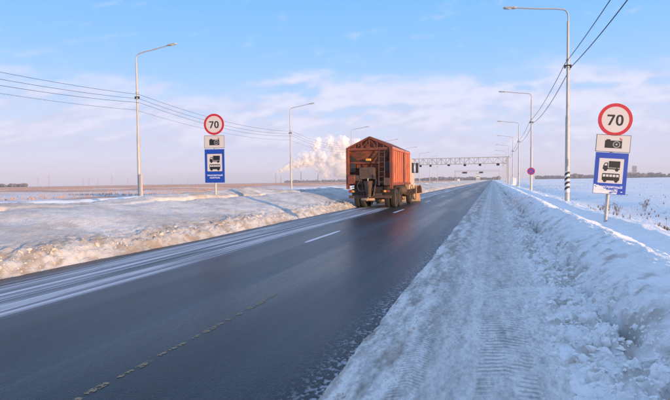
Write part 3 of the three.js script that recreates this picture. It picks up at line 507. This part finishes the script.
  for (const s of [-1, 1]) {
    const d = part(cab, 'door', B(0.03, 1.75, 1.1, s * 1.225, 1.95, 7.75, 0.01), M.cab); part(cab, 'side_window', B(0.03, 0.72, 0.98, s * 1.235, 2.42, 7.75, 0.01), M.glass);
    part(cab, 'door_step', B(0.3, 0.06, 0.6, s * 1.1, 0.62, 7.9), M.dark);
    const mi = part(t, 'mirror', [B(0.16, 0.7, 0.3, s * 1.42, 2.42, 8.55, 0.03), bar(Q(s * 1.2, 2.75, 8.5), Q(s * 1.42, 2.7, 8.55), 0.02), bar(Q(s * 1.2, 2.1, 8.5), Q(s * 1.42, 2.16, 8.55), 0.02)], M.dark, 'black rear view mirror on arms'); part(mi, 'mirror_glass', B(0.08, 0.54, 0.008, s * 1.42, 2.42, 8.415), M.glass);
    part(t, 'front_mudguard', new THREE.CylinderGeometry(0.68, 0.68, 0.44, 20, 1, true, 0, Math.PI).rotateZ(Math.PI / 2).translate(s * 1.06, 0.58, -7.15), M.grime);
  }
  part(cab, 'rear_window', B(1.5, 0.5, 0.02, 0, 2.5, 6.45), M.glass); part(cab, 'windscreen', sqbar(Q(0, 2.86, 8.36), Q(0, 2.18, 8.6), 2.1, 0.02), M.glass);
  part(cab, 'roof_beacon', new THREE.CapsuleGeometry(0.1, 0.5, 4, 12).rotateZ(Math.PI / 2).translate(0, 3.12, -7.4), M.amber);
  // plough in front, slewed to the right
  const pl = []; for (let k = 0; k < 7; k++) { const a = -1.15 + k * 0.33, r = 0.75; pl.push(sqbar(V(0, 0.62 + r * Math.sin(a) * 0.82, -r * Math.cos(a) * 0.5 + 0.4), V(0, 0.62 + r * Math.sin(a + 0.33) * 0.82, -r * Math.cos(a + 0.33) * 0.5 + 0.4), 3.3, 0.025)); }
  const plough = part(t, 'plough_blade', pl, M.plow, 'pale dusty orange snow plough blade'); plough.position.set(-0.18, 0.0, -9.75); plough.rotation.y = 0.42;
  for (const x of [-1.3, -0.45, 0.45, 1.3]) part(plough, 'blade_rib', box(0.06, 0.95, 0.16, x, 0.62, 0.3), M.plow); part(plough, 'wear_edge', box(3.3, 0.14, 0.04, 0, 0.08, 0.14), M.steel);
  part(plough, 'end_cap', new THREE.CylinderGeometry(0.6, 0.6, 0.04, 20, 1, false, 0, Math.PI).rotateZ(Math.PI / 2).translate(1.65, 0.62, 0.1), M.plow);
  part(t, 'plough_arm', [sqbar(Q(-0.4, 0.8, 8.4), Q(-0.4, 0.5, 9.4), 0.12), sqbar(Q(0.4, 0.8, 8.4), Q(0.4, 0.5, 9.4), 0.12)], M.grimeDark);
}

// ------------------------------------------------------------------ gantries
function gantry(label, X0, X1, Z, yb, yt, depth, bays, posts, panels) {
  const g = thing('road_gantry', label, 'gantry', P(0, 0, Z));
  const chord = (y, z) => sqbar(V(X0, y, z), V(X1, y, z), 0.14);
  for (const y of [yb, yt]) for (const z of [-depth / 2, depth / 2]) part(g, 'chord', chord(y, z), M.truss);
  const dx = (X1 - X0) / bays;
  for (let k = 0; k <= bays; k++) for (const z of [-depth / 2, depth / 2]) { part(g, 'upright', sqbar(V(X0 + k * dx, yb, z), V(X0 + k * dx, yt, z), 0.08), M.truss); if (k < bays) part(g, 'diagonal', sqbar(V(X0 + k * dx, k % 2 ? yb : yt, z), V(X0 + (k + 1) * dx, k % 2 ? yt : yb, z), 0.08), M.truss); }
  for (let k = 0; k <= bays; k += 2) part(g, 'cross_tie', [sqbar(V(X0 + k * dx, yb, -depth / 2), V(X0 + k * dx, yb, depth / 2), 0.07), sqbar(V(X0 + k * dx, yt, -depth / 2), V(X0 + k * dx, yt, depth / 2), 0.07)], M.truss);
  for (const x of posts) part(g, 'column', [sqbar(V(x, -0.3, -depth / 2), V(x, yt, -depth / 2), 0.26), sqbar(V(x, -0.3, depth / 2), V(x, yt, depth / 2), 0.26), ...[1, 2.4, 3.8, 5.2].map((y, i) => sqbar(V(x, y, (i % 2 ? -1 : 1) * depth / 2), V(x, y + 1.4, (i % 2 ? 1 : -1) * depth / 2), 0.1))], M.truss);
  for (const [x, w, h] of panels) part(g, 'camera_housing', box(w, h, 0.5, x, yb - h / 2 - 0.08, depth / 2), M.grimeDark);
  return g;
}
gantry('lattice steel gantry spanning both carriageways past the lorry', -21.5, 3.5, 130, 5.5, 7.0, 1.4, 22, [-21.4, 3.4], [[-17.5, 0.5, 0.5], [-15, 0.5, 0.5], [-10.5, 0.6, 0.4], [-6.6, 0.6, 0.5], [-3, 0.6, 0.5], [1.2, 0.7, 0.5]]);
gantry('thin dark gantry far down the road beyond the first gantry', -23, 4, 330, 6.6, 7.4, 0.8, 14, [-22.8, 3.9], [[-17, 3, 1], [-7, 2.4, 1]]);
{
  const make = (X, Z, label) => { const g = thing('roadside_cabinet', label, 'cabinet', P(X, 0, Z)); part(g, 'body', box(1.0, 1.7, 0.7, 0, 1.05, 0, 0.03), M.white); part(g, 'door', box(0.8, 1.3, 0.03, 0, 1.1, 0.36), M.white); part(g, 'plinth', box(1.1, 0.3, 0.8, 0, 0.05, 0), M.grimeDark); part(g, 'roof', box(1.1, 0.06, 0.8, 0, 1.93, 0), M.galv); };
  make(4.4, 118, 'pale equipment cabinet beside the gantry column on the right'); make(-12, 190, 'pale equipment cabinet standing on the median beyond the gantry');
}

// ------------------------------------------------------------------ far things: chimneys and steam, pylons, woods, blocks
M.brickFar = new THREE.MeshStandardMaterial({ color: new THREE.Color().setRGB(0.26, 0.23, 0.23), roughness: 0.9 });
M.steam = new THREE.MeshPhysicalMaterial({ color: new THREE.Color().setRGB(0.97, 0.97, 0.99), roughness: 1, transparent: true, opacity: 0.27, specularIntensity: 0, side: THREE.DoubleSide });
const DIST = 4200;
function footAt(px, dist) { const r = ray(px, 182); const s = dist / Math.hypot(r.x, r.z); const x = r.x * s, z = r.z * s; return V(x, ground(x, -z) - 1, z); }
for (const [px, top, d, label] of [[275.8, 173.5, DIST, 'distant chimney at the root of the steam plume'], [281, 176, DIST + 60, 'shorter distant chimney beside the smoking one'], [301, 172, DIST + 200, 'distant chimney standing before the large steam cloud'], [318, 170.5, DIST + 260, 'tall distant chimney nearest the truck below the steam cloud']]) {
  const b = footAt(px, d), y = far(px, top, d).y, g = thing('chimney', label, 'chimney', b, 'power station chimneys'), h = y - b.y;
  part(g, 'shaft', new THREE.CylinderGeometry(3.2, 5.5, h, 16).translate(0, h / 2, 0), M.brickFar); part(g, 'rim', new THREE.TorusGeometry(3.3, 0.5, 6, 16).rotateX(Math.PI / 2).translate(0, h, 0), M.brickFar);
}
function plume(label, trail, puffs) {
  const g = thing('steam_cloud', label, 'steam', far(puffs[0][0], puffs[0][1], DIST), 'steam over the power station'), core = [], veil = [];
  const path = []; puffs.forEach((p, k) => { path.push(p); const q = puffs[k + 1]; if (trail && q) for (const t of [0.33, 0.67]) path.push(p.map((v, i) => lerp(v, q[i], t))); });
  const puff = (c, r, amp) => {
    const q = mergeVertices(new THREE.IcosahedronGeometry(1, 5).deleteAttribute('normal').deleteAttribute('uv')), p = q.attributes.position, o = rr(0, 50);
    for (let i = 0; i < p.count; i++) { const x = p.getX(i), y = p.getY(i), z = p.getZ(i), m = 1 + amp * (fbm(x * 2.2 + o + 9, y * 2.2 + z * 1.6 + 20, 4, 0.48) - 0.5) + 0.4 * amp * (fbm(z * 3 + o + 30, x * 2.4 - y * 2 + 20, 3, 0.5) - 0.5); p.setXYZ(i, c.x + x * m * r - g.position.x, c.y + y * m * r - g.position.y, c.z + z * m * r - g.position.z); }
    q.computeVertexNormals(); return q;
  };
  for (const [px, py, rpx] of path) {
    const r0 = rpx * DIST / F;
    for (let k = 0; k < 4; k++) core.push(puff(far(px + rr(-0.4, 0.4) * rpx, py + rr(-0.4, 0.4) * rpx, DIST + rr(-0.6, 0.6) * r0), r0 * rr(0.4, 0.8), 0.9));
    veil.push(puff(far(px + rr(-0.3, 0.3) * rpx, py + rr(-0.3, 0.3) * rpx, DIST), r0 * rr(0.95, 1.25), 1.2));
  }
  part(g, 'core', mergeGeometries(core), M.steam); part(g, 'veil', mergeGeometries(veil), M.steamVeil);
}
M.steamVeil = M.steam.clone(); M.steamVeil.opacity = 0.12;
plume('cream steam trail rising to the right from the smoking chimney', true, [[278, 171.5, 1.6], [283, 169, 2.4], [289, 166.5, 3.6], [296, 163.5, 4.8], [304, 161.5, 5.5], [312, 161, 5.2]]);
plume('towering pinkish steam cloud between the chimneys and the truck', false, [[312, 158, 7], [305, 157, 4.5], [320, 166, 8], [337, 170, 9], [351, 177, 6], [326, 174, 5], [316, 147, 6], [318, 141, 3.5], [323, 155, 8], [329, 142, 6.5], [336, 150, 9], [332, 162, 8], [343, 143, 7], [344, 158, 10], [347, 170, 8], [356, 148, 9], [340, 172, 6], [366, 152, 11], [360, 168, 9], [380, 158, 11], [396, 163, 8], [408, 168, 5]]);
{
  const P0 = (label, px, dist, h) => {
    const g = thing('power_pylon', label, 'pylon', footAt(px, dist), 'pylons on the horizon'), w = h * 0.09, legs = [];
    for (const [a, b] of [[-1, -1], [1, -1], [1, 1], [-1, 1]]) legs.push(sqbar(V(a * w, 0, b * w), V(a * w * 0.15, h, b * w * 0.15), 0.35));
    part(g, 'mast', legs, M.truss); const br = []; for (let k = 0; k < 6; k++) { const y = h * k / 7, y2 = h * (k + 1) / 7, q = w * (1 - 0.85 * k / 7), q2 = w * (1 - 0.85 * (k + 1) / 7), s = k % 2 ? 1 : -1; for (const b of [-1, 1]) br.push(sqbar(V(s * q, y, b * q), V(-s * q2, y2, b * q2), 0.25)); } part(g, 'bracing', br, M.truss);
    for (const y of [0.68, 0.82, 0.95]) part(g, 'cross_arm', sqbar(V(-h * 0.13, h * y, 0), V(h * 0.13, h * y, 0), 0.35), M.truss);
    g.rotation.y = 0.4;
  };
  for (const [px, dist, h] of [[38, 1900, 34], [49, 1700, 36], [83, 2100, 30], [89, 2000, 33], [98, 2300, 30], [112, 1800, 36], [128, 2200, 32], [172, 2600, 34], [188, 2800, 33]]) P0('faint lattice pylon on the horizon beyond the brown field', px, dist, h);
}
// distant woods: bare crowns as clumps
{
  const make = (name, label, n, place) => {
    const geos = []; for (let k = 0; k < 9; k++) { const a = k * 2.4; const q = new THREE.IcosahedronGeometry(0.3 + 0.12 * hash2(k, 5), 1); const p = q.attributes.position; for (let i = 0; i < p.count; i++) { const m = 0.7 + 0.7 * hash2(Math.round(p.getX(i) * 50) + k, Math.round(p.getY(i) * 50 + p.getZ(i) * 77)); p.setXYZ(i, p.getX(i) * m, p.getY(i) * m, p.getZ(i) * m); } geos.push(q.translate(0.33 * Math.cos(a) * (k ? 1 : 0), 0.35 + 0.07 * k, 0.33 * Math.sin(a) * (k ? 1 : 0))); }
    geos.push(new THREE.CylinderGeometry(0.03, 0.05, 0.6, 6).toNonIndexed().translate(0, 0.2, 0));
    for (const q of geos) { q.deleteAttribute('uv'); }
    const g = mergeGeometries(geos); g.computeVertexNormals();
    const im = new THREE.InstancedMesh(g, new THREE.MeshStandardMaterial({ color: new THREE.Color().setRGB(0.11, 0.095, 0.095), roughness: 1 }), n), m = new THREE.Matrix4(), q = new THREE.Quaternion();
    for (let k = 0; k < n; k++) { const [px, dist, h] = place(), b = footAt(px, dist); q.setFromAxisAngle(V(0, 1, 0), rr(0, 6)); m.compose(b, q, V(h * rr(0.5, 0.9), h, h * rr(0.5, 0.9))); im.setMatrixAt(k, m); }
    im.name = name; shade(im); tag(im, label, 'woods', null, 'stuff'); scene.add(im);
  };
  make('distant_woods', 'hazy line of bare woods beyond the right snowfield', 420, () => { const px = rr(536, 700); return [px, rr(2000, 2500), rr(7, 13) * (0.7 + 0.9 * fbm(px * 0.09, 4, 3))]; });
  make('distant_woods_001', 'hazy dark woods on the horizon behind the gantry', 420, () => { const px = rr(395, 500); return [px, rr(1900, 2400), rr(6, 11) * (0.7 + 0.8 * fbm(px * 0.12, 14, 3))]; });
  make('distant_woods_002', 'dark copse on the horizon at the edge of the brown field', 130, () => { const px = rr(-40, 26); return [px, rr(1500, 1700), rr(5, 9)]; });
  make('distant_woods_003', 'low scrub and woods below the steam on the horizon', 300, () => { const px = rr(285, 395); return [px, rr(2400, 2900), rr(6, 12)]; });
}
{
  const blocks = [[634.5, 2600, 15, 52, 'narrow tower block above the woods beyond the right snowfield'], [628.5, 2700, 24, 26, 'low broad building left of the distant tower block'], [478, 1500, 10, 18, 'white building on the horizon beside the vanishing road']];
  for (const [px, dist, w, h, label] of blocks) {
    const g = thing('distant_building', label, 'building', footAt(px, dist)); part(g, 'wall', box(w, h, w * 0.8, 0, h / 2, 0, 0.1), px < 500 ? M.white : M.brickFar); part(g, 'roof', box(w * 1.04, 1, w * 0.84, 0, h + 0.3, 0, 0.1), M.grimeDark);
    for (let r = 0; r < Math.floor(h / 7); r++) part(g, 'window_band', box(w * 0.8, 1.8, 0.2, 0, 4 + r * 7, w * 0.4 + 0.05, 0.02), M.glass);
  }
}

// ------------------------------------------------------------------ dry plants
M.straw = new THREE.MeshStandardMaterial({ color: new THREE.Color().setRGB(0.55, 0.34, 0.23), roughness: 0.95 });
M.weed = new THREE.MeshStandardMaterial({ color: new THREE.Color().setRGB(0.17, 0.125, 0.095), roughness: 0.95 });
function weedShape(k) {
  const stems = [], heads = [];
  for (let i = 0; i < 16; i++) {
    const a = rr(0, 6.28), h = rr(0.35, 0.85), sp = rr(0.05, 0.3), b = V(Math.cos(a) * 0.08, -0.05, Math.sin(a) * 0.08), tp = V(Math.cos(a) * (0.08 + sp), h, Math.sin(a) * (0.08 + sp)), md = b.clone().lerp(tp, 0.5).add(V(0, 0.06, 0));
    stems.push(bar(b, md, 0.0045, 0.004, 5), bar(md, tp, 0.004, 0.0025, 5));
    for (let j = 0; j < 3; j++) { const s = b.clone().lerp(tp, rr(0.5, 0.9)), e = s.clone().add(V(rr(-0.14, 0.14), rr(0.06, 0.18), rr(-0.14, 0.14))); stems.push(bar(s, e, 0.0035, 0.002, 4)); heads.push(new THREE.IcosahedronGeometry(rr(0.012, 0.022), 0).scale(1, 1.6, 1).translate(e.x, e.y, e.z)); }
    heads.push(new THREE.IcosahedronGeometry(rr(0.014, 0.026), 0).scale(1, 1.8, 1).translate(tp.x, tp.y, tp.z));
  }
  return [stems, heads];
}
{
  const protos = [];
  for (let k = 0; k < 3; k++) { const [s, h] = weedShape(k), g = thing('dry_weed', 'brown dry weed sticking out of the snow behind the right bank', 'weed', P(5 + k * 0.9, ground(5 + k * 0.9, 13 + k) - 0.02, 13 + k), 'dry weeds behind the right bank'); part(g, 'stems', s, M.weed); part(g, 'seed_heads', h, M.weed); protos.push(g); }
  const spots = []; for (let k = 0; k < 17; k++) { const Z = rr(9, 34), X = rr(4.4, 7.6) + (rnd() < 0.3 ? rr(0, 8) : 0); spots.push([X, Z]); }
  spots.forEach(([X, Z], k) => { const c = copyOf(protos[k % 3], P(X, ground(X, Z) - 0.02, Z), rr(0, 6)); c.scale.setScalar(rr(0.45, 0.95)); });
}
function tufts(name, label, n, place, mat) {
  const geos = []; for (let i = 0; i < 12; i++) { const a = rr(0, 6.28), h = rr(0.5, 1), sp = rr(0.05, 0.4); const q = new THREE.ConeGeometry(0.035, h, 3, 1, true).translate(0, h / 2, 0); q.rotateZ(sp * 0.8).rotateY(a); geos.push(q.toNonIndexed()); }
  const im = new THREE.InstancedMesh(mergeGeometries(geos), mat, n), m = new THREE.Matrix4(), q = new THREE.Quaternion();
  for (let k = 0; k < n; k++) { const [X, Z, s] = place(); q.setFromAxisAngle(V(0, 1, 0), rr(0, 6)); m.compose(P(X, ground(X, Z) - 0.03, Z), q, V(s * rr(0.8, 1.5), s, s * rr(0.8, 1.5))); im.setMatrixAt(k, m); }
  im.name = name; shade(im); tag(im, label, 'dry grass', null, 'stuff'); scene.add(im);
}
tufts('dry_grass', 'brown dry grass poking through snow on the left field', 90000, () => { for (;;) { const X = -34 - 420 * Math.pow(rnd(), 1.4), Z = 5 + 480 * Math.pow(rnd(), 1.2); if (fbm(X * 0.08, Z * 0.08, 4, 0.6) > 0.47 + rr(-0.06, 0.06)) return [X, Z, rr(0.08, 0.3)]; } }, M.straw);
tufts('dry_grass_001', 'sparse dry grass tufts scattered over the right snowfield', 7000, () => { for (;;) { const X = 6 + 300 * Math.pow(rnd(), 1.7), Z = 8 + 420 * Math.pow(rnd(), 1.3); if (fbm(X * 0.1, Z * 0.06, 4, 0.6) > 0.53 + rr(-0.06, 0.06)) return [X, Z, rr(0.08, 0.28)]; } }, M.weed);

renderer.render(scene, camera);
